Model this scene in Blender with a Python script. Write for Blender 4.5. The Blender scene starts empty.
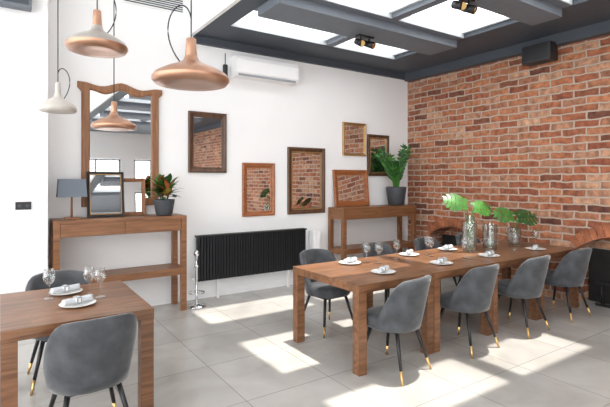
import bpy, bmesh, math, random
from mathutils import Vector, Matrix, Euler
random.seed(7)
scene = bpy.context.scene
scene.view_settings.view_transform = 'Standard'
scene.view_settings.exposure = 0.40

# ---------------------------------------------------------------- materials
def new_mat(name):
    m = bpy.data.materials.new(name); m.use_nodes = True
    nt = m.node_tree
    return m, nt, nt.nodes, nt.links, nt.nodes['Principled BSDF']
def mat(name, col, rough=0.5, metal=0.0, noise=0.06, nscale=8, bump=0.0, bscale=60, sheen=0, spec=0.5):
    m, nt, N, L, P = new_mat(name)
    P.inputs['Roughness'].default_value = rough
    P.inputs['Metallic'].default_value = metal
    P.inputs['Specular IOR Level'].default_value = spec
    if sheen:
        P.inputs['Sheen Weight'].default_value = sheen
        P.inputs['Sheen Roughness'].default_value = 0.35
    tc = N.new('ShaderNodeTexCoord')
    n = N.new('ShaderNodeTexNoise'); n.inputs['Scale'].default_value = nscale; n.inputs['Detail'].default_value = 4
    L.new(tc.outputs['Object'], n.inputs['Vector'])
    r = N.new('ShaderNodeValToRGB')
    r.color_ramp.elements[0].position = 0.3; r.color_ramp.elements[1].position = 0.7
    r.color_ramp.elements[0].color = [c*(1-noise) for c in col]+[1]
    r.color_ramp.elements[1].color = [min(1, c*(1+noise)) for c in col]+[1]
    L.new(n.outputs['Fac'], r.inputs['Fac']); L.new(r.outputs['Color'], P.inputs['Base Color'])
    if bump:
        n2 = N.new('ShaderNodeTexNoise'); n2.inputs['Scale'].default_value = bscale; n2.inputs['Detail'].default_value = 3
        L.new(tc.outputs['Object'], n2.inputs['Vector'])
        b = N.new('ShaderNodeBump'); b.inputs['Strength'].default_value = bump; b.inputs['Distance'].default_value = 0.01
        L.new(n2.outputs['Fac'], b.inputs['Height']); L.new(b.outputs['Normal'], P.inputs['Normal'])
    return m
def wood(name, dark, light, axis='X', rough=0.42, planks=True):
    m, nt, N, L, P = new_mat(name)
    P.inputs['Roughness'].default_value = rough
    tc = N.new('ShaderNodeTexCoord'); mp = N.new('ShaderNodeMapping')
    sc = {'X': (1.2, 14, 14), 'Y': (14, 1.2, 14), 'Z': (14, 14, 1.2)}[axis]
    mp.inputs['Scale'].default_value = sc
    L.new(tc.outputs['Object'], mp.inputs['Vector'])
    n = N.new('ShaderNodeTexNoise'); n.inputs['Scale'].default_value = 2.2; n.inputs['Detail'].default_value = 7
    n.inputs['Distortion'].default_value = 0.8
    L.new(mp.outputs['Vector'], n.inputs['Vector'])
    r = N.new('ShaderNodeValToRGB')
    e = r.color_ramp.elements
    e[0].position = 0.3; e[1].position = 0.72
    e[0].color = list(dark)+[1]; e[1].color = list(light)+[1]
    L.new(n.outputs['Fac'], r.inputs['Fac'])
    out = r.outputs['Color']
    if planks:
        bt = N.new('ShaderNodeTexBrick')
        bt.inputs['Scale'].default_value = 1.0
        bt.inputs['Brick Width'].default_value = 0.55; bt.inputs['Row Height'].default_value = 0.075
        bt.inputs['Mortar Size'].default_value = 0.0008
        bt.inputs['Color1'].default_value = (0.78, 0.76, 0.74, 1); bt.inputs['Color2'].default_value = (1.18, 1.15, 1.12, 1)
        bt.inputs['Mortar'].default_value = (0.7, 0.7, 0.7, 1)
        L.new(tc.outputs['Object'], bt.inputs['Vector'])
        mx = N.new('ShaderNodeMix'); mx.data_type = 'RGBA'; mx.blend_type = 'MULTIPLY'; mx.inputs[0].default_value = 1
        L.new(out, mx.inputs[6]); L.new(bt.outputs['Color'], mx.inputs[7]); out = mx.outputs[2]
    L.new(out, P.inputs['Base Color'])
    return m
def thin_glass(name, tint=(0.97, 0.98, 0.98), refl=0.10, k=0.6):
    m = bpy.data.materials.new(name); m.use_nodes = True
    nt = m.node_tree; N = nt.nodes; L = nt.links; N.clear()
    o = N.new('ShaderNodeOutputMaterial'); t = N.new('ShaderNodeBsdfTransparent'); g = N.new('ShaderNodeBsdfGlossy')
    t.inputs['Color'].default_value = list(tint)+[1]; g.inputs['Roughness'].default_value = 0.03
    lw = N.new('ShaderNodeLayerWeight'); lw.inputs['Blend'].default_value = 0.35
    ma = N.new('ShaderNodeMath'); ma.operation = 'MULTIPLY_ADD'; ma.inputs[1].default_value = k; ma.inputs[2].default_value = refl*0.5
    L.new(lw.outputs['Facing'], ma.inputs[0])
    mx = N.new('ShaderNodeMixShader')
    L.new(ma.outputs[0], mx.inputs[0]); L.new(t.outputs[0], mx.inputs[1]); L.new(g.outputs[0], mx.inputs[2])
    L.new(mx.outputs[0], o.inputs[0])
    return m

M_wall = mat('white_plaster', (0.87, 0.872, 0.875), 0.75, noise=0.012, nscale=2, bump=0.05, bscale=40)
M_dark = mat('dark_grey_paint', (0.058, 0.069, 0.086), 0.6, noise=0.05)
M_midgrey = mat('blue_grey_paint', (0.15, 0.17, 0.20), 0.6, noise=0.05)
M_beam = mat('light_grey_paint', (0.50, 0.53, 0.56), 0.6, noise=0.04)
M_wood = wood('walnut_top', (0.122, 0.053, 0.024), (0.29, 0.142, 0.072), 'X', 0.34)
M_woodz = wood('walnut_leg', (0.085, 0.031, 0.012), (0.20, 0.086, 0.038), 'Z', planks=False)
M_cons = wood('oak_console', (0.15, 0.060, 0.023), (0.30, 0.135, 0.060), 'X', planks=False)
M_consz = wood('oak_console_leg', (0.13, 0.052, 0.020), (0.26, 0.115, 0.05), 'Z', planks=False)
M_fr_lt = wood('frame_cherry', (0.19, 0.076, 0.031), (0.34, 0.16, 0.075), 'Z', planks=False)
M_fr_or = wood('frame_orange', (0.22, 0.064, 0.020), (0.40, 0.145, 0.05), 'X', 0.3, planks=False)
M_fr_dk = wood('frame_dark', (0.045, 0.022, 0.012), (0.14, 0.066, 0.033), 'Z', 0.35, planks=False)
M_fr_gold = mat('frame_gold', (0.42, 0.25, 0.10), 0.4, 0.6, noise=0.2)
M_mirror = mat('mirror_glass', (0.78, 0.79, 0.79), 0.02, 1.0, noise=0.005)
M_velvet = mat('grey_velvet', (0.074, 0.078, 0.085), 0.85, noise=0.30, nscale=9, bump=0.15, bscale=120, sheen=0.42, spec=0.2)
M_black = mat('black_metal', (0.012, 0.012, 0.014), 0.4)
M_rad = mat('radiator_black', (0.006, 0.007, 0.009), 0.5)
M_brass = mat('brass', (0.75, 0.50, 0.20), 0.28, 1.0)
M_chrome = mat('chrome', (0.75, 0.76, 0.78), 0.15, 1.0)
M_porc = mat('porcelain', (0.82, 0.82, 0.80), 0.25, noise=0.01)
M_cloth = mat('napkin_cloth', (0.60, 0.63, 0.66), 0.9, noise=0.05, bump=0.2)
M_cloth_d = mat('napkin_grey', (0.30, 0.32, 0.35), 0.9, noise=0.06, bump=0.2)
M_glass = thin_glass('clear_glass')
M_glass_g = thin_glass('vase_glass', (0.93, 0.97, 0.95), 0.14)
M_pane = thin_glass('skylight_glass', (1, 1, 1), 0.04, 0.08)
M_copper = mat('copper_rose', (0.47, 0.265, 0.175), 0.30, 0.75, noise=0.10)
M_wshade = mat('warm_white_shade', (0.50, 0.47, 0.43), 0.4, noise=0.03)
M_gshade = mat('beige_shade', (0.40, 0.375, 0.345), 0.3, 0.5, noise=0.04)
M_plastic = mat('white_plastic', (0.85, 0.85, 0.85), 0.35, noise=0.01)
M_potdark = mat('pot_charcoal', (0.05, 0.055, 0.065), 0.6, noise=0.15)
M_soil = mat('soil', (0.03, 0.02, 0.012), 0.95, noise=0.4, nscale=60)
M_leaf = mat('leaf_green', (0.022, 0.085, 0.018), 0.35, noise=0.35, nscale=12)
M_leaf2 = mat('leaf_bright', (0.055, 0.19, 0.028), 0.38, noise=0.35, nscale=10)
M_leafr = mat('leaf_red', (0.34, 0.09, 0.03), 0.4, noise=0.4, nscale=20)
M_leafy = mat('leaf_yellow', (0.36, 0.27, 0.05), 0.4, noise=0.35, nscale=20)
M_lampsh = mat('lampshade_bluegrey', (0.15, 0.175, 0.21), 0.85, noise=0.05)
M_soot = mat('soot_black', (0.012, 0.011, 0.011), 0.9, noise=0.3)
M_arch = mat('arch_brick', (0.35, 0.12, 0.055), 0.88, noise=0.4, nscale=9, bump=0.5, bscale=50)

def floor_mat():
    m, nt, N, L, P = new_mat('floor_tiles')
    tc = N.new('ShaderNodeTexCoord')
    bt = N.new('ShaderNodeTexBrick'); bt.offset = 0.0
    bt.inputs['Scale'].default_value = 1; bt.inputs['Brick Width'].default_value = 0.75; bt.inputs['Row Height'].default_value = 0.75
    bt.inputs['Mortar Size'].default_value = 0.004; bt.inputs['Mortar Smooth'].default_value = 0.2
    bt.inputs['Color1'].default_value = (0.44, 0.425, 0.40, 1); bt.inputs['Color2'].default_value = (0.49, 0.475, 0.45, 1)
    bt.inputs['Mortar'].default_value = (0.28, 0.27, 0.255, 1)
    L.new(tc.outputs['Object'], bt.inputs['Vector'])
    n = N.new('ShaderNodeTexNoise'); n.inputs['Scale'].default_value = 1.6; n.inputs['Detail'].default_value = 8; n.inputs['Distortion'].default_value = 0.6
    L.new(tc.outputs['Object'], n.inputs['Vector'])
    r = N.new('ShaderNodeValToRGB'); r.color_ramp.elements[0].position = 0.3; r.color_ramp.elements[1].position = 0.7
    r.color_ramp.elements[0].color = (0.80, 0.79, 0.78, 1); r.color_ramp.elements[1].color = (1.12, 1.12, 1.12, 1)
    L.new(n.outputs['Fac'], r.inputs['Fac'])
    mx = N.new('ShaderNodeMix'); mx.data_type = 'RGBA'; mx.blend_type = 'MULTIPLY'; mx.inputs[0].default_value = 1
    L.new(bt.outputs['Color'], mx.inputs[6]); L.new(r.outputs['Color'], mx.inputs[7]); L.new(mx.outputs[2], P.inputs['Base Color'])
    P.inputs['Roughness'].default_value = 0.22
    b = N.new('ShaderNodeBump'); b.inputs['Strength'].default_value = 0.3; b.inputs['Distance'].default_value = 0.003; b.invert = True
    L.new(bt.outputs['Fac'], b.inputs['Height']); L.new(b.outputs['Normal'], P.inputs['Normal'])
    return m
M_floor = floor_mat()

def brick_mat():
    m, nt, N, L, P = new_mat('old_brick')
    tc = N.new('ShaderNodeTexCoord'); sp = N.new('ShaderNodeSeparateXYZ'); cb = N.new('ShaderNodeCombineXYZ')
    L.new(tc.outputs['Object'], sp.inputs[0])
    ad = N.new('ShaderNodeMath'); ad.operation = 'ADD'
    L.new(sp.outputs['Y'], ad.inputs[0]); L.new(sp.outputs['X'], ad.inputs[1])
    L.new(ad.outputs[0], cb.inputs['X']); L.new(sp.outputs['Z'], cb.inputs['Y'])
    nd = N.new('ShaderNodeTexNoise'); nd.inputs['Scale'].default_value = 6; nd.inputs['Detail'].default_value = 4
    L.new(tc.outputs['Object'], nd.inputs['Vector'])
    vs = N.new('ShaderNodeVectorMath'); vs.operation = 'SUBTRACT'; vs.inputs[1].default_value = (0.5, 0.5, 0.5)
    L.new(nd.outputs['Color'], vs.inputs[0])
    vm = N.new('ShaderNodeVectorMath'); vm.operation = 'SCALE'; vm.inputs['Scale'].default_value = 0.055
    L.new(vs.outputs[0], vm.inputs[0])
    va = N.new('ShaderNodeVectorMath'); va.operation = 'ADD'
    L.new(cb.outputs[0], va.inputs[0]); L.new(vm.outputs[0], va.inputs[1])
    bt = N.new('ShaderNodeTexBrick')
    bt.inputs['Scale'].default_value = 1; bt.inputs['Brick Width'].default_value = 0.31; bt.inputs['Row Height'].default_value = 0.10
    bt.inputs['Mortar Size'].default_value = 0.013; bt.inputs['Mortar Smooth'].default_value = 0.35
    bt.inputs['Color1'].default_value = (0, 0, 0, 1); bt.inputs['Color2'].default_value = (1, 1, 1, 1); bt.inputs['Mortar'].default_value = (0.5, 0.5, 0.5, 1)
    L.new(va.outputs[0], bt.inputs['Vector'])
    r = N.new('ShaderNodeValToRGB'); cr = r.color_ramp
    cols = [(0.0, (0.13, 0.045, 0.028)), (0.2, (0.40, 0.14, 0.065)), (0.38, (0.25, 0.075, 0.038)), (0.58, (0.46, 0.18, 0.085)), (0.8, (0.33, 0.14, 0.08)), (1.0, (0.55, 0.31, 0.19))]
    cr.elements[0].position = 0; cr.elements[0].color = list(cols[0][1])+[1]
    cr.elements[1].position = 1; cr.elements[1].color = list(cols[-1][1])+[1]
    for p, c in cols[1:-1]:
        e = cr.elements.new(p); e.color = list(c)+[1]
    L.new(bt.outputs['Color'], r.inputs['Fac'])
    n2 = N.new('ShaderNodeTexNoise'); n2.inputs['Scale'].default_value = 13; n2.inputs['Detail'].default_value = 7
    L.new(tc.outputs['Object'], n2.inputs['Vector'])
    r2 = N.new('ShaderNodeValToRGB'); r2.color_ramp.elements[0].position = 0.32; r2.color_ramp.elements[1].position = 0.68
    r2.color_ramp.elements[0].color = (0.58, 0.56, 0.56, 1); r2.color_ramp.elements[1].color = (1.3, 1.3, 1.3, 1)
    L.new(n2.outputs['Fac'], r2.inputs['Fac'])
    mx = N.new('ShaderNodeMix'); mx.data_type = 'RGBA'; mx.blend_type = 'MULTIPLY'; mx.inputs[0].default_value = 1
    L.new(r.outputs['Color'], mx.inputs[6]); L.new(r2.outputs['Color'], mx.inputs[7])
    mm = N.new('ShaderNodeMix'); mm.data_type = 'RGBA'
    mm.inputs[7].default_value = (0.47, 0.375, 0.30, 1)
    L.new(bt.outputs['Fac'], mm.inputs[0]); L.new(mx.outputs[2], mm.inputs[6])
    L.new(mm.outputs[2], P.inputs['Base Color'])
    P.inputs['Roughness'].default_value = 0.88
    inv = N.new('ShaderNodeMath'); inv.operation = 'MULTIPLY_ADD'; inv.inputs[1].default_value = -1; 
    L.new(bt.outputs['Fac'], inv.inputs[0]); L.new(n2.outputs['Fac'], inv.inputs[2])
    b = N.new('ShaderNodeBump'); b.inputs['Strength'].default_value = 0.9; b.inputs['Distance'].default_value = 0.025
    L.new(inv.outputs[0], b.inputs['Height']); L.new(b.outputs['Normal'], P.inputs['Normal'])
    return m
M_brick = brick_mat()

# ---------------------------------------------------------------- mesh builder
class B:
    def __init__(s): s.bm = bmesh.new(); s.mats = []
    def mi(s, m):
        if m not in s.mats: s.mats.append(m)
        return s.mats.index(m)
    def box(s, lo, hi, m, bevel=0.0, mtx=None):
        lo = Vector(lo); hi = Vector(hi); c = (lo+hi)/2; d = hi-lo
        r = bmesh.ops.create_cube(s.bm, size=1, matrix=Matrix.Translation(c) @ Matrix.Diagonal((d.x, d.y, d.z, 1)))
        vs = r['verts']
        fs = set(f for v in vs for f in v.link_faces)
        if bevel:
            es = set(e for v in vs for e in v.link_edges)
            rb = bmesh.ops.bevel(s.bm, geom=list(es), offset=bevel, segments=2, affect='EDGES', profile=0.7)
            fs = set(rb['faces']) | set(f for f in fs if f.is_valid)
            vs = list(set(v for f in fs for v in f.verts))
        i = s.mi(m)
        for f in fs:
            f.material_index = i
        if mtx is not None: bmesh.ops.transform(s.bm, matrix=mtx, verts=vs)
        return vs
    def rings(s, rings, m, close=True, cap0=True, cap1=True, smooth=True):
        i = s.mi(m)
        R = [[s.bm.verts.new(p) for p in r] for r in rings]
        n = len(R[0])
        for a, b in zip(R[:-1], R[1:]):
            for k in range(n if close else n-1):
                f = s.bm.faces.new((a[k], a[(k+1) % n], b[(k+1) % n], b[k])); f.material_index = i; f.smooth = smooth
        if cap0:
            f = s.bm.faces.new(list(reversed(R[0]))); f.material_index = i
        if cap1:
            f = s.bm.faces.new(R[-1]); f.material_index = i
        return [v for r in R for v in r]
    def lathe(s, prof, m, c=(0, 0, 0), seg=28, cap0=True, cap1=True):
        rr = []
        for r, z in prof:
            r = max(r, 0.0004)
            rr.append([(c[0]+r*math.cos(2*math.pi*k/seg), c[1]+r*math.sin(2*math.pi*k/seg), c[2]+z) for k in range(seg)])
        return s.rings(rr, m, cap0=cap0, cap1=cap1)
    def cyl(s, p0, p1, r0, r1, m, seg=14):
        p0 = Vector(p0); p1 = Vector(p1); d = (p1-p0).normalized()
        q = d.to_track_quat('Z', 'Y').to_matrix()
        rr = []
        for p, r in ((p0, r0), (p1, r1)):
            rr.append([p+q @ Vector((r*math.cos(2*math.pi*k/seg), r*math.sin(2*math.pi*k/seg), 0)) for k in range(seg)])
        return s.rings(rr, m)
    def tube(s, pts, r, m, seg=8, r1=None):
        pts = [Vector(p) for p in pts]; rr = []
        n = len(pts)
        for i, p in enumerate(pts):
            d = (pts[min(i+1, n-1)]-pts[max(i-1, 0)]).normalized()
            q = d.to_track_quat('Z', 'Y').to_matrix()
            ra = r if r1 is None else r+(r1-r)*i/(n-1)
            rr.append([p+q @ Vector((ra*math.cos(2*math.pi*k/seg), ra*math.sin(2*math.pi*k/seg), 0)) for k in range(seg)])
        return s.rings(rr, m)
    def leaf(s, base, d, up, L, W, m, curl=0.2, n=6):
        base = Vector(base); d = Vector(d).normalized(); side = d.cross(Vector(up)); 
        if side.length < 1e-3: side = d.cross(Vector((1, 0, 0)))
        side.normalize(); nrm = side.cross(d).normalized()
        i = s.mi(m); prev = None
        for k in range(n+1):
            t = k/n
            w = W*0.5*math.sin(math.pi*min(1, t**0.8))**0.8 if 0 < t < 1 else 0.0006
            c = base+d*(L*t)-nrm*(curl*L*t*t)
            row = [s.bm.verts.new(c-side*w+nrm*w*0.25), s.bm.verts.new(c), s.bm.verts.new(c+side*w+nrm*w*0.25)]
            if prev:
                for j in (0, 1):
                    f = s.bm.faces.new((prev[j], prev[j+1], row[j+1], row[j])); f.material_index = i; f.smooth = True
            prev = row
    def finish(s, name, loc=(0, 0, 0), rotz=0.0, parent=None):
        bmesh.ops.recalc_face_normals(s.bm, faces=s.bm.faces[:])
        me = bpy.data.meshes.new(name); s.bm.to_mesh(me); s.bm.free()
        for m in s.mats: me.materials.append(m)
        return place(me, name, loc, rotz)
def place(me, name, loc, rotz=0.0):
    o = bpy.data.objects.new(name, me); scene.collection.objects.link(o)
    o.location = loc; o.rotation_euler = (0, 0, rotz)
    return o
def simple(name, lo, hi, m, bevel=0.0):
    b = B(); b.box(lo, hi, m, bevel); return b.finish(name)

# ---------------------------------------------------------------- room shell
YW = 5.95; XB = 6.30; ZC = 3.57; ZH = 4.5; YR = -7.0; XL = -3.5
simple('floor', (XL-0.2, YR-0.2, -0.1), (XB+0.6, YW+0.3, 0), M_floor)
simple('wall_back', (0.42, YW, 0), (XB, YW+0.2, ZH), M_wall)
simple('wall_left_return', (XL, 5.5, 0), (0.42, YW+0.2, ZH), M_wall)
# brick wall with fireplace arches
def arch_pts(yc, hw, zs, zt, n=14, grow=0.0):
    rise = zt-zs; R = (hw*hw+rise*rise)/(2*rise); cz = zt-R; a0 = math.asin(min(1, hw/R))
    return [(yc+(R+grow)*math.sin(-a0+2*a0*k/n), cz+(R+grow)*math.cos(-a0+2*a0*k/n)) for k in range(n+1)], R, cz, a0
bw = B(); bw.box((XB, YR, 0), (XB+0.5, YW+0.2, ZC+0.35), M_brick)
wall = bw.finish('wall_right')
NICHES = [(4.92, 0.5, 0.66, 0.84), (2.42, 0.55, 0.72, 0.92)]
for yc, hw, zs, zt in NICHES:
    pts, R, cz, a0 = arch_pts(yc, hw, zs, zt)
    poly = [(yc-hw, -0.05)]+pts+[(yc+hw, -0.05)]
    c = B(); c.rings([[(XB-0.1, y, z) for y, z in poly], [(XB+0.36, y, z) for y, z in poly]], M_soot, smooth=False)
    co = c.finish('cutter')
    md = wall.modifiers.new('b', 'BOOLEAN'); md.operation = 'DIFFERENCE'; md.object = co; md.solver = 'EXACT'
    bpy.context.view_layer.objects.active = wall
    bpy.ops.object.modifier_apply(modifier='b')
    bpy.data.objects.remove(co)
    a = B()
    n = int(2*a0*(R+0.1)/0.085)
    for k in range(n):
        t0 = -a0+2*a0*(k+0.07)/n; t1 = -a0+2*a0*(k+0.93)/n
        q = [(yc+R*math.sin(t0), cz+R*math.cos(t0)), (yc+R*math.sin(t1), cz+R*math.cos(t1)),
             (yc+(R+0.15)*math.sin(t1), cz+(R+0.15)*math.cos(t1)), (yc+(R+0.15)*math.sin(t0), cz+(R+0.15)*math.cos(t0))]
        a.rings([[(XB-0.014, y, z) for y, z in q], [(XB-0.001, y, z) for y, z in q]], M_arch, smooth=False)
    a.finish('fireplace_arch')
    f = B()
    f.box((XB+0.30, yc-hw+0.02, 0.0), (XB+0.355, yc+hw-0.02, zs-0.02), M_soot)
    for k in range(5):
        y = yc-0.3+0.15*k
        f.cyl((XB+0.12, y, 0.03), (XB+0.12, y, 0.30), 0.01, 0.01, M_black, 8)
    f.box((XB+0.09, yc-0.36, 0.28), (XB+0.15, yc+0.36, 0.31), M_black)
    f.box((XB+0.09, yc-0.36, 0.0), (XB+0.15, yc+0.36, 0.03), M_black)
    f.finish('fireplace_grate')

# ceiling: grid of beams with shallow skylight wells
XS = 2.17; TB = 0.10
c = B()
sky = [(4.66, 5.30), (3.10, 3.98), (1.95, 2.55), (0.0, 1.0), (-1.8, -0.8), (-3.8, -2.6)]
bands = [(5.30, YW), (3.98, 4.66), (2.55, 3.10), (1.0, 1.95), (-0.8, 0.0), (-2.6, -1.8), (YR, -3.8)]
x0, x1 = 2.42, 5.30
for i, (ya, yb) in enumerate(bands):
    c.box((x0, ya, ZC), (x1, yb, ZC+TB), M_dark if i == 0 else M_midgrey)
    if 0 < i:
        c.box((x0, ya+0.10, ZC-0.10), (x1, yb-0.10, ZC), M_midgrey)
for ya, yb in sky:   # pale reveals
    c.box((x0, yb-0.012, ZC+0.004), (x1, yb, ZC+TB), M_beam)
    c.box((x0, ya, ZC+0.004), (x1, ya+0.012, ZC+TB), M_beam)
c.box((XS, YR, ZC), (x0, YW, ZC+TB), M_dark)
c.box((x1, YR, ZC), (XB, YW, ZC+TB), M_dark)
c.box((3.93, YR, ZC+0.002), (4.05, 5.30, ZC+TB), M_midgrey)
c.finish('ceiling')
c = B(); c.box((XL, YR, ZH), (XS, YW, ZH+0.1), M_wall); c.finish('ceiling_raised')
simple('trim_ceiling_step', (XS-0.05, YR, ZC), (XS, YW, ZH), M_wall)
simple('trim_wall_top', (XS, YW-0.06, ZC-0.10), (XB, YW, ZC), M_dark)
simple('trim_brick_top', (XB-0.14, YR, ZC-0.14), (XB, YW-0.06, ZC), M_dark)
for i, (ya, yb) in enumerate(sky):
    b = B()
    for x in (x0, 3.89, 4.05, x1-0.04):
        b.box((x, ya, ZC+0.06), (x+0.04, yb, ZC+0.095), M_beam)
    b.box((x0, ya, ZC+0.08), (x1, yb, ZC+0.085), M_pane)
    b.finish('window_%d' % (i+1))
# glazed front behind the viewer: masonry above and between big panes
b = B()
b.box((XL, YR-0.2, 2.45), (XB, YR, ZH), M_wall)
for x in (XL+0.1, -0.6, 1.9, 4.2, XB-0.25): b.box((x-0.25, YR-0.2, 0), (x+0.25, YR, 2.45), M_wall)
b.finish('wall_front')
for i, (xa, xb) in enumerate(((-3.15, -0.85), (-0.35, 1.65), (2.15, 3.95), (4.45, 5.8))):
    b = B()
    for z in (0.0, 1.2, 2.38): b.box((xa, YR-0.12, z), (xb, YR-0.06, z+0.06), M_dark)
    for x in (xa, (xa+xb)/2-0.03, xb-0.06): b.box((x, YR-0.12, 0), (x+0.06, YR-0.06, 2.44), M_dark)
    b.finish('window_%d' % (i+8))
b = B()
for y in [YR+0.1+k*1.75 for k in range(8)]:
    b.box((XL-0.05, y-0.04, 0), (XL+0.05, y+0.04, ZH), M_wall)
for z in (0.03, 2.4, ZH-0.05): b.box((XL-0.04, YR, z-0.03), (XL+0.04, 5.5, z+0.05), M_wall)
b.finish('window_7')
simple('baseboard_back', (0.43, YW-0.015, 0), (XB-0.01, YW, 0.09), M_wall)
simple('trim_pipe_box', (4.06, YW-0.16, 0), (4.18, YW-0.016, 0.82), M_wall, 0.004)

# ---------------------------------------------------------------- dining tables
def table_mesh(w, d, h=0.75, t=0.07, lw=0.085):
    b = B()
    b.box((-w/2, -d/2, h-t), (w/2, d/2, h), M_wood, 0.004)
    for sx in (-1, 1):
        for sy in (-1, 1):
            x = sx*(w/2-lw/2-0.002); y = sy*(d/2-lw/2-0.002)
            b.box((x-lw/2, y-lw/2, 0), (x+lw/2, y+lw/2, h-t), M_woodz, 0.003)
    bmesh.ops.recalc_face_normals(b.bm, faces=b.bm.faces[:])
    me = bpy.data.meshes.new('dining_table'); b.bm.to_mesh(me); b.bm.free()
    for m in b.mats: me.materials.append(m)
    return me
tm = table_mesh(0.916, 1.02)
for k in range(4):
    place(tm, 'dining_table', (2.45+0.46+0.92*k, 3.36, 0))
place(table_mesh(0.87, 1.04), 'dining_table', (0.435, 3.65, 0))

# ---------------------------------------------------------------- chairs
def chair_mesh():
    b = B()
    def ztop(a):
        d = abs(math.degrees(a))
        t = min(1, max(0, (d-38)/74)); s = t*t*(3-2*t)
        return 0.83-0.31*s-0.00001*d*d
    A = math.radians(112); n = 32
    rings = []
    zb = 0.385
    for k in range(n+1):
        a = -A+2*A*k/n
        zt = ztop(a); sa, ca = math.sin(a), math.cos(a)
        loop = []
        def P(f, off, z):
            rx = 0.225+0.075*f**0.8; ry = 0.205+0.095*f
            x = (rx+off)*abs(sa)**0.9*(1 if sa >= 0 else -1); y = -(ry+off)*ca
            return Vector((x, y, z))
        def F(z): return min(1, max(0, (z-zb)/(0.83-zb)))
        edge = 1-abs(a)/A
        th = 0.05*min(1, 0.35+edge*4)
        m = 7
        for j in range(m+1):
            z = zb+(zt-0.012-zb)*j/m
            loop.append(P(F(z), 0, z))
        loop.append(P(F(zt), -th*0.25, zt+0.0))
        loop.append(P(F(zt), -th*0.75, zt-0.001))
        for j in range(m, -1, -1):
            z = zb+(zt-0.014-zb)*j/m
            loop.append(P(F(z), -th, z))
        rings.append(loop)
    b.rings(rings, M_velvet)
    seg = 36; rr = []
    for sc, z in ((0.80, 0.375), (0.93, 0.385), (0.99, 0.41), (1.0, 0.45), (0.97, 0.475), (0.88, 0.49), (0.6, 0.497), (0.2, 0.50)):
        ring = []
        for k in range(seg):
            t = 2*math.pi*k/seg; cx, sy = math.cos(t), math.sin(t)
            e = 0.8
            x = 0.235*sc*abs(cx)**e*(1 if cx >= 0 else -1)
            yy = sy
            y = (0.265 if yy > 0 else 0.16)*sc*abs(yy)**e*(1 if yy >= 0 else -1)
            ring.append((x, y, z))
        rr.append(ring)
    b.rings(rr, M_velvet)
    b.box((-0.15, -0.13, 0.36), (0.15, 0.17, 0.38), M_black, 0.004)
    for sx in (-1, 1):
        for sy in (-1, 1):
            p1 = Vector((sx*0.14, 0.02+sy*0.13, 0.375)); p0 = Vector((sx*0.225, 0.01+sy*0.225, 0.0))
            pm = p0+(p1-p0)*0.27
            b.cyl(p1, pm, 0.017, 0.0125, M_black, 12)
            b.cyl(pm, p0, 0.0128, 0.009, M_brass, 12)
    bmesh.ops.recalc_face_normals(b.bm, faces=b.bm.faces[:])
    me = bpy.data.meshes.new('dining_chair'); b.bm.to_mesh(me); b.bm.free()
    for m in b.mats: me.materials.append(m)
    return me
cm = chair_mesh()
for x, y, r in [(2.80, 2.79, 12), (3.77, 2.80, 3), (4.69, 2.80, 4), (5.61, 2.80, 0), (0.46, 3.08, 4)]:
    place(cm, 'dining_chair', (x, y, 0), math.radians(r))
for x, y, r in [(2.97, 4.00, 183), (3.89, 4.02, 178), (4.81, 4.02, 181), (5.65, 4.00, 179), (0.42, 4.22, 180)]:
    place(cm, 'dining_chair', (x, y, 0), math.radians(r))

# ---------------------------------------------------------------- consoles
def console(name, xa, xb, yf, yb):
    b = B(); H = 1.18; lw = 0.065
    b.box((xa, yf, H-0.035), (xb, yb, H), M_cons, 0.003)
    b.box((xa+lw, yf+0.012, H-0.185), (xb-lw, yb-0.01, H-0.035), M_cons)
    mid = (xa+xb)/2
    for u0, u1 in ((xa+lw+0.006, mid-0.004), (mid+0.004, xb-lw-0.006)):
        b.box((u0, yf+0.0, H-0.178), (u1, yf+0.012, H-0.042), M_cons, 0.003)
    for x in (xa, xb-lw):
        for y in (yf, yb-lw):
            b.box((x, y, 0), (x+lw, y+lw, H-0.035), M_consz, 0.002)
    b.box((xa+lw, yf+0.005, 0.45), (xb-lw, yb-0.005, 0.53), M_cons, 0.003)
    for x in (xa, xb-lw):
        b.box((x+0.01, yf+lw, 0.45), (x+lw-0.01, yb-lw, 0.53), M_cons)
        b.box((x+0.01, yf+lw, H-0.185), (x+lw-0.01, yb-lw, H-0.035), M_cons)
    b.finish(name)
console('console_table', 0.47, 1.93, 5.51, 5.92)
console('console_table', 4.43, 6.06, 5.52, 5.92)

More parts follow.
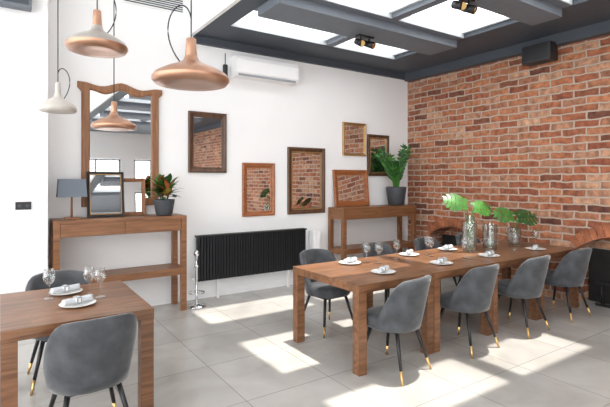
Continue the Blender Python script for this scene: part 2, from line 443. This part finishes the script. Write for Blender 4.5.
# ---------------------------------------------------------------- framed mirrors
def framed(name, xa, xb, za, zb, fw, m, lean=0.0, inner=None, yback=YW-0.002, th=0.035):
    w = xb-xa; h = zb-za; b = B()
    def ring(ins, y): return [(-w/2+ins, y, ins), (w/2-ins, y, ins), (w/2-ins, y, h-ins), (-w/2+ins, y, h-ins)]
    i = b.mi(m)
    prof = [(0, 0), (0, -th*0.8), (fw*0.12, -th), (fw*0.35, -th*0.95), (fw*0.6, -th*0.6), (fw*0.85, -th*0.55), (fw, -th*0.3), (fw, 0)]
    R = [[b.bm.verts.new(p) for p in ring(a, y)] for a, y in prof]
    for A_, C_ in zip(R, R[1:]+R[:1]):
        for k in range(4):
            f = b.bm.faces.new((A_[k], A_[(k+1) % 4], C_[(k+1) % 4], C_[k])); f.material_index = i
    if inner:
        j = fw*0.72
        for (ax, bx, az, bz) in ((-w/2+j, w/2-j, j, j+fw*0.2), (-w/2+j, w/2-j, h-j-fw*0.2, h-j), (-w/2+j, -w/2+j+fw*0.2, j, h-j), (w/2-j-fw*0.2, w/2-j, j, h-j)):
            b.box((ax, -th*0.72, az), (bx, -th*0.5, bz), inner)
    b.box((-w/2+fw*0.9, -th*0.28, fw*0.9), (w/2-fw*0.9, -0.001, h-fw*0.9), M_mirror)
    o = b.finish(name, ((xa+xb)/2, yback, za))
    if lean: o.rotation_euler = (-lean, 0, 0); o.location.y -= math.sin(lean)*h
    return o
framed('wall_mirror', 2.10, 2.65, 1.72, 2.55, 0.075, M_fr_dk)
framed('wall_mirror', 2.90, 3.436, 1.09, 1.87, 0.075, M_fr_or)
framed('wall_mirror', 3.667, 4.373, 1.09, 2.13, 0.09, M_fr_dk, inner=M_fr_gold)
framed('wall_mirror', 4.745, 5.254, 2.03, 2.59, 0.045, M_fr_gold)
framed('wall_mirror', 5.29, 5.80, 1.69, 2.415, 0.07, M_fr_dk, inner=M_fr_gold)
framed('leaning_mirror', 4.53, 5.27, 1.181, 1.79, 0.09, M_fr_or, lean=0.10, yback=YW-0.012)
framed('leaning_mirror', 0.84, 1.25, 1.181, 1.72, 0.04, M_black, lean=0.12, inner=M_fr_gold, yback=YW-0.10)
framed('leaning_mirror', 1.19, 1.52, 1.181, 1.64, 0.045, M_fr_lt, lean=0.05, yback=YW-0.05)
# big ornate wooden mirror (shaped crown)
b = B(); w = 0.90; h = 1.54
def outline(ins):
    pts = []
    W = w/2-ins
    pts.append((-W, ins)); pts.append((W, ins))
    n = 18
    e = 0.045 if ins < 0.05 else 0
    pts.append((W, h-0.24))
    pts.append((W+0.0, h-0.17)); pts.append((W+e, h-0.12-ins*0.4)); pts.append((W+e, h-0.055-ins))
    for k in range(n+1):
        t = 1-2*k/n
        z = h-0.055-ins - 0.05*math.sin(math.pi*abs(t))**2 + 0.03*(1-abs(t))
        pts.append((W*t, z))
    pts.append((-W-e, h-0.055-ins)); pts.append((-W-e, h-0.12-ins*0.4)); pts.append((-W, h-0.17)); pts.append((-W, h-0.24))
    return pts
rr = [[(x, y, z) for x, z in outline(i)] for i, y in ((0, 0), (0, -0.035), (0.01, -0.045), (0.075, -0.045), (0.09, -0.03), (0.09, -0.001))]
b.rings(rr, M_fr_lt, cap0=True, cap1=False, smooth=False)
gi = b.mi(M_mirror)
f = b.bm.faces.new([b.bm.verts.new((x, -0.012, z)) for x, z in outline(0.088)]); f.material_index = gi
b.finish('ornate_mirror', (1.25, YW-0.002, 1.30))

# ---------------------------------------------------------------- radiator
b = B(); xa, xb, za, zb = 2.19, 3.93, 0.26, 0.86
n = 42; st = (xb-xa)/n
for k in range(n):
    x = xa+st*(k+0.5)
    b.box((x-st*0.38, YW-0.13, za), (x+st*0.38, YW-0.05, zb-0.01), M_rad, 0.005)
b.box((xa, YW-0.115, za+0.02), (xb, YW-0.065, za+0.06), M_rad)
b.box((xa, YW-0.10, za+0.04), (xb, YW-0.08, zb-0.04), M_rad)
b.box((xa-0.01, YW-0.14, zb-0.01), (xb+0.01, YW-0.03, zb+0.012), M_rad, 0.003)
b.cyl((xa-0.07, YW-0.09, za+0.04), (xa, YW-0.09, za+0.04), 0.015, 0.015, M_chrome)
b.cyl((xb, YW-0.09, za+0.06), (xb+0.08, YW-0.09, za+0.06), 0.018, 0.018, M_plastic)
for x in (xa+0.3, xb-0.3): 
    b.box((x-0.02, YW-0.06, za+0.1), (x+0.02, YW-0.001, zb-0.1), M_rad)
    b.box((x-0.015, YW-0.11, 0), (x+0.015, YW-0.08, za+0.03), M_plastic)
b.finish('radiator')
# AC unit
b = B()
prof = [(0, 0), (-0.17, 0.0), (-0.21, 0.05), (-0.215, 0.22), (-0.19, 0.28), (0, 0.29)]
b.rings([[(2.72, YW-0.001+y, 3.08+z) for y, z in prof], [(3.74, YW-0.001+y, 3.08+z) for y, z in prof]], M_plastic, smooth=False)
b.box((2.76, YW-0.20, 3.085), (3.70, YW-0.16, 3.11), M_cloth_d)
b.finish('air_conditioner')
b = B(); b.box((2.60, YW-0.06, 3.02), (2.655, YW-0.001, 3.24), M_black, 0.01); b.cyl((2.628, YW-0.03, 3.24), (2.628, YW-0.03, 3.40), 0.006, 0.006, M_black); b.finish('wall_lamp_bracket')
b = B(); b.box((1.25, YW-0.02, 3.83), (2.05, YW-0.001, 4.06), M_plastic, 0.004)
for k in range(7): b.box((1.28, YW-0.03, 3.85+k*0.028), (2.02, YW-0.012, 3.862+k*0.028), M_dark)
b.finish('vent_grille')
b = B(); b.box((0.13, 5.488, 1.315), (0.27, 5.499, 1.395), M_black, 0.003)
for x in (0.165, 0.235): b.cyl((x, 5.482, 1.355), (x, 5.489, 1.355), 0.02, 0.02, M_potdark)
b.finish('wall_socket')
b = B(); b.box((-0.12, 5.36, 3.36), (0.27, 5.499, 3.55), M_midgrey, 0.01); b.box((-0.09, 5.35, 3.39), (0.24, 5.362, 3.52), M_dark); b.finish('emergency_light')

# chrome stand
b = B()
b.lathe([(0.12, 0), (0.12, 0.012), (0.05, 0.03), (0.014, 0.045), (0.014, 0.50), (0.03, 0.515), (0.03, 0.53), (0.014, 0.545), (0.014, 0.64), (0.03, 0.655), (0.038, 0.68), (0.03, 0.705), (0.01, 0.72)], M_chrome)
b.tube([(0.10*math.cos(t*math.pi/10), 0.0+0.10*math.sin(t*math.pi/10), 0.18) for t in range(0, 21)], 0.006, M_chrome, 6)
for a in (0, math.pi/2, math.pi, 3*math.pi/2): b.cyl((0, 0, 0.18), (0.10*math.cos(a), 0.10*math.sin(a), 0.18), 0.005, 0.005, M_chrome, 6)
b.finish('chrome_floor_stand', (2.09, 5.60, 0))

# ---------------------------------------------------------------- table lamp
b = B()
b.box((-0.075, -0.075, 0), (0.075, 0.075, 0.02), M_fr_lt, 0.004)
b.cyl((0, 0, 0.02), (0, 0, 0.26), 0.012, 0.010, M_fr_lt)
b.rings([[(sx*(0.15)*1, sy*0.09, 0.25) for sx, sy in ((-1, -1), (1, -1), (1, 1), (-1, 1))], [(sx*0.147, sy*0.087, 0.262) for sx, sy in ((-1, -1), (1, -1), (1, 1), (-1, 1))],
         [(sx*0.135, sy*0.08, 0.45) for sx, sy in ((-1, -1), (1, -1), (1, 1), (-1, 1))]], M_lampsh, smooth=False)
b.finish('table_lamp', (0.67, 5.70, 1.181))

# ---------------------------------------------------------------- potted plants
def croton():
    b = B()
    b.lathe([(0.085, 0), (0.10, 0.02), (0.125, 0.17), (0.13, 0.20), (0.115, 0.20), (0.11, 0.18)], M_potdark, cap1=False)
    b.lathe([(0.111, 0.165), (0.111, 0.18)], M_soil)
    for s in range(9):
        a0 = random.uniform(0, 6.28); r = random.uniform(0.01, 0.06); top = random.uniform(0.27, 0.41)
        bx, by = r*math.cos(a0), r*math.sin(a0)
        tx, ty = bx*2.0, by*1.4
        b.cyl((bx, by, 0.175), (tx, ty, top), 0.006, 0.004, M_leaf, 6)
        for k in range(11):
            a = k*2.4+a0; t = 0.35+0.65*k/10
            p = (bx+(tx-bx)*t, by+(ty-by)*t, 0.175+(top-0.175)*t)
            el = 0.05+0.95*k/10+random.uniform(-.2, .2)
            LL = random.uniform(0.15, 0.20)
            if math.sin(a) > 0.1: el = max(el, 0.95); LL *= 0.8
            d = (math.cos(a)*math.cos(el), math.sin(a)*math.cos(el), math.sin(el))
            b.leaf(p, d, (0, 0, 1), LL, 0.066, random.choice([M_leaf, M_leafr, M_leafy, M_leaf2, M_leaf, M_leaf2, M_leafy]), 0.25)
    return b.finish('potted_croton', (1.69, 5.645, 1.181))
croton()
def zz():
    b = B()
    b.lathe([(0.12, 0), (0.14, 0.015), (0.175, 0.27), (0.18, 0.32), (0.165, 0.32), (0.16, 0.29)], M_potdark, cap1=False)
    b.lathe([(0.16, 0.275), (0.162, 0.29)], M_soil)
    for s in range(19):
        a = s*2.4; out = 0.12+0.42*((s*0.618) % 1); H = 0.82-out*0.75+random.uniform(-.05, .05)
        if math.sin(a) > 0.2: out = min(out, 0.12)
        pts = []
        for k in range(11):
            t = k/10
            rr = 0.04+out*t**1.5
            pts.append(Vector((rr*math.cos(a), min(0.2, rr*math.sin(a)), 0.28+H*t-0.10*out*t**3)))
        b.tube(pts, 0.012, M_leaf2, 6, 0.004)
        for k in range(3, 11):
            d = (pts[k]-pts[k-1]).normalized(); side = d.cross(Vector((math.cos(a), math.sin(a), 0.2))).normalized()
            for sg in (-1, 1):
                dd = d*0.75+side*sg*0.9
                b.leaf(pts[k], dd, Vector((math.cos(a), math.sin(a), .6)), 0.125*(1-0.03*k), 0.045, M_leaf if (k+s) % 3 else M_leaf2, 0.1, 5)
        b.leaf(pts[-1], d, Vector((math.cos(a), math.sin(a), .3)), 0.09, 0.035, M_leaf2, 0.1, 5)
    return b.finish('potted_zz_plant', (5.76, 5.71, 1.181))
zz()

def monstera_leaf(b, base, d, nrm, S, m):
    d = Vector(d).normalized(); side = d.cross(Vector(nrm)).normalized(); up = side.cross(d)
    i = b.mi(m); base = Vector(base)
    lobes = 6
    def prof(t):
        return S*0.52*(math.sin(math.pi*min(1, (t*0.88+0.12)))**0.6)
    def pt(x, y): 
        return base+d*y+side*x-up*(0.35*x*x/S+0.22*y*y/S)
    for sg in (-1, 1):
        for k in range(lobes):
            t0 = k/lobes; t1 = (k+0.74)/lobes
            tm = (t0+t1)/2
            wi = S*0.12*(1-t0*0.6); wo = prof(tm)
            bend = 0.10*S
            sh0 = S*(t0-0.02); sh1 = S*(t1+0.10)
            if k == 0: sh0 = S*(-0.14)
            a_ = [b.bm.verts.new(pt(0, S*t0)), b.bm.verts.new(pt(sg*wi, S*t0)), b.bm.verts.new(pt(sg*wo*0.65, sh0+bend*0.2)), b.bm.verts.new(pt(sg*wo*0.95, sh0+bend)),
                  b.bm.verts.new(pt(sg*wo*0.93, sh1)), b.bm.verts.new(pt(sg*wo*0.6, S*t1+0.04*S)), b.bm.verts.new(pt(sg*wi, S*t1)), b.bm.verts.new(pt(sg*wi*0.8, S*(k+1)/lobes)), b.bm.verts.new(pt(0, S*(k+1)/lobes))]
            for q in ((0, 1, 6, 8), (1, 2, 5, 6), (2, 3, 4, 5), (6, 7, 8)):
                f = b.bm.faces.new([a_[j] for j in q]); f.material_index = i; f.smooth = True
def vase(name, loc, r, h, leaves):
    b = B()
    b.lathe([(r*0.95, 0), (r, 0.01), (r, h), (r-0.004, h), (r-0.004, 0.02), (0.001, 0.018)], M_glass_g, seg=32)
    b.lathe([(r-0.006, 0.022), (r-0.006, h*0.35)], M_glass, seg=24)
    for (tx, ty, tz, S, dx, dy, dz, nx, ny, nz, m) in leaves:
        p0 = Vector((-tx*0.15, -ty*0.15, 0.03)); p1 = Vector((tx*0.25, ty*0.25, h)); p2 = Vector((tx, ty, tz))
        lim = (r-0.02)
        pts = []
        for k in range(9):
            t = k/8; p = p0*(1-t)**2+p1*2*t*(1-t)+p2*t*t
            if p.z < h and Vector((p.x, p.y)).length > lim:
                q = Vector((p.x, p.y)).normalized()*lim; p = Vector((q.x, q.y, p.z))
            pts.append(p)
        b.tube(pts, 0.006, M_leaf2, 6)
        monstera_leaf(b, p2, (dx, dy, dz), (nx, ny, nz), S, m)
    return b.finish(name, loc)
vase('glass_vase_with_monstera', (4.72, 3.45, 0.7505), 0.085, 0.36,
     [(-0.04, 0.02, 0.58, 0.27, -0.80, 0.45, 0.30, -0.45, -0.75, 0.7, M_leaf2), (0.05, -0.02, 0.54, 0.24, 0.80, -0.45, 0.05, -0.35, -0.8, 0.7, M_leaf2)])
vase('glass_vase_with_monstera', (5.62, 3.42, 0.7505), 0.08, 0.24,
     [(0.03, -0.02, 0.38, 0.28, 0.80, -0.5, 0.12, -0.4, -0.8, 0.8, M_leaf), (-0.04, -0.0, 0.40, 0.24, -0.75, 0.4, 0.2, -0.4, -0.8, 0.6, M_leaf2)])
vase('glass_vase', (5.08, 3.42, 0.7505), 0.085, 0.32, [])
vase('glass_vase', (4.96, 3.62, 0.7505), 0.06, 0.42, [])

# ---------------------------------------------------------------- tableware
def wineglass():
    b = B()
    b.lathe([(0.036, 0), (0.035, 0.003), (0.006, 0.008), (0.004, 0.02), (0.004, 0.09), (0.012, 0.10), (0.034, 0.125), (0.042, 0.155), (0.038, 0.19), (0.032, 0.215), (0.0305, 0.215), (0.036, 0.19), (0.040, 0.155), (0.032, 0.127), (0.002, 0.104)], M_glass, seg=24)
    me = bpy.data.meshes.new('wine_glass'); bmesh.ops.recalc_face_normals(b.bm, faces=b.bm.faces[:]); b.bm.to_mesh(me); b.bm.free(); me.materials.append(M_glass); return me
wg = wineglass()
def plate_setting():
    b = B()
    b.lathe([(0.06, 0), (0.065, 0.002), (0.115, 0.014), (0.118, 0.017), (0.112, 0.017), (0.065, 0.006), (0.001, 0.005)], M_porc, seg=36)
    pts = [(-0.10+0.2*k/6, 0.012*math.sin(k*0.6), 0.034+0.002*math.cos(k)) for k in range(7)]
    b.tube(pts, 0.02, M_cloth, 10, 0.024)
    b.box((-0.02, -0.03, 0.016), (0.015, 0.03, 0.062), M_cloth_d, 0.008)
    me = bpy.data.meshes.new('plate_with_napkin'); bmesh.ops.recalc_face_normals(b.bm, faces=b.bm.faces[:]); b.bm.to_mesh(me); b.bm.free()
    for m in b.mats: me.materials.append(m)
    return me
ps = plate_setting()
TZ = 0.7505
for x, y, r in [(2.98, 3.12, 25), (3.80, 3.12, 20), (4.62, 3.12, 15), (5.55, 3.10, 25), (3.02, 3.66, 15), (3.92, 3.68, 30), (4.62, 3.70, 10), (5.50, 3.70, 25), (0.45, 3.50, 20), (0.42, 3.92, 15)]:
    place(ps, 'plate_with_napkin', (x, y, TZ), math.radians(r))
for x, y in [(3.20, 3.60), (3.28, 3.50), (3.62, 3.58), (4.08, 3.50), (4.14, 3.60), (4.32, 3.22), (5.30, 3.22), (5.82, 3.25), (5.80, 3.62), (0.30, 3.82), (0.62, 3.66), (0.56, 3.76)]:
    place(wg, 'wine_glass', (x, y, TZ))

# ---------------------------------------------------------------- pendants
def pendant(loc, R, H, m_low, m_up, ztop, side, loop=True):
    b = B()
    k = R/0.2; q = H/0.24
    b.lathe([(0.001, 0.012*q), (0.12*k, 0.004*q), (0.185*k, 0.006*q), (0.2*k, 0.022*q), (0.2*k, 0.036*q)], m_low, seg=40, cap1=False)
    b.lathe([(0.2*k, 0.036*q), (0.185*k, 0.056*q), (0.13*k, 0.085*q), (0.07*k, 0.108*q), (0.042*k, 0.125*q), (0.032*k, 0.15*q)], m_up, seg=40, cap0=False, cap1=False)
    b.lathe([(0.032*k, 0.15*q), (0.028*k, 0.19*q), (0.026*k, 0.235*q), (0.018*k, 0.24*q)], m_low, seg=24, cap0=False)
    top = ztop-loc[2]
    b.cyl((0, 0, 0.235*q), (0, 0, top-0.03), 0.0035, 0.0035, M_black, 6)
    b.lathe([(0.055, 0), (0.05, 0.03)], M_black, (0, 0, top-0.03), 20)
    if loop:
        P0 = Vector((0, 0, 0.235*q+0.11*k)); P3 = Vector((side*0.06*k, 0, 0.112*q))
        P1 = Vector((side*0.03*k, 0, 0.235*q+0.28*k)); P2 = Vector((side*0.22*k, 0, 0.235*q+0.05))
        pts = []
        for i in range(21):
            t = i/20
            pts.append(P0*(1-t)**3+P1*3*t*(1-t)**2+P2*3*t*t*(1-t)+P3*t**3)
        b.tube(pts, 0.0035, M_black, 6)
    b.finish('pendant_lamp', loc)
pendant((0.48, 2.93, 2.38), 0.172, 0.25, M_copper, M_gshade, ZH, 1)
pendant((0.84, 2.33, 2.12), 0.20, 0.25, M_copper, M_copper, ZH, -1)
pendant((0.35, 3.74, 2.11), 0.125, 0.22, M_wshade, M_wshade, ZH, 1)
pendant((0.67, 3.42, 1.975), 0.15, 0.20, M_copper, M_copper, ZH, 1, False)

# ---------------------------------------------------------------- ceiling spots and speaker
def spots(loc):
    b = B()
    b.box((-0.13, -0.035, -0.02), (0.13, 0.035, 0), M_black, 0.004)
    for sx in (-1, 1):
        b.cyl((sx*0.07, 0, -0.02), (sx*0.07, 0, -0.06), 0.01, 0.01, M_black)
        b.cyl((sx*0.07-0.03, 0.05, -0.07), (sx*0.07+0.03*sx, -0.06, -0.12), 0.04, 0.045, M_black, 20)
        b.cyl((sx*0.07+0.028*sx, -0.055, -0.118), (sx*0.07+0.032*sx, -0.064, -0.123), 0.036, 0.036, M_brass, 20)
    b.finish('ceiling_spotlight', loc)
spots((3.90, 4.42, ZC-0.10)); spots((3.92, 2.93, ZC-0.10))
b = B()
b.box((XB-0.28, 3.16, 3.22), (XB-0.09, 3.56, 3.46), M_black, 0.012)
b.box((XB-0.09, 3.34, 3.29), (XB-0.001, 3.42, 3.37), M_black)
b.box((XB-0.288, 3.18, 3.24), (XB-0.278, 3.54, 3.44), M_potdark, 0.003)
b.finish('wall_speaker')

# ---------------------------------------------------------------- light
w = bpy.data.worlds.new('World'); scene.world = w; w.use_nodes = True
bg = w.node_tree.nodes['Background']; bg.inputs['Color'].default_value = (0.98, 0.99, 1.0, 1); bg.inputs['Strength'].default_value = 3.3
sd = bpy.data.lights.new('sun', 'SUN'); sd.energy = 5.0; sd.angle = math.radians(1.2); sd.color = (1, 0.96, 0.88)
so = bpy.data.objects.new('sun', sd); scene.collection.objects.link(so)
so.rotation_euler = Vector((-0.50, 0.15, -3.7)).to_track_quat('-Z', 'Y').to_euler()

# ---------------------------------------------------------------- camera
cd = bpy.data.cameras.new('camera'); cam = bpy.data.objects.new('camera', cd); scene.collection.objects.link(cam)
cam.location = (0, 0, 1.62); cam.rotation_euler = (math.radians(90), 0, math.radians(-33.9))
cd.sensor_width = 36; cd.lens = 454/610*36; cd.shift_y = -23.5/610; cd.clip_start = 0.05
scene.camera = cam
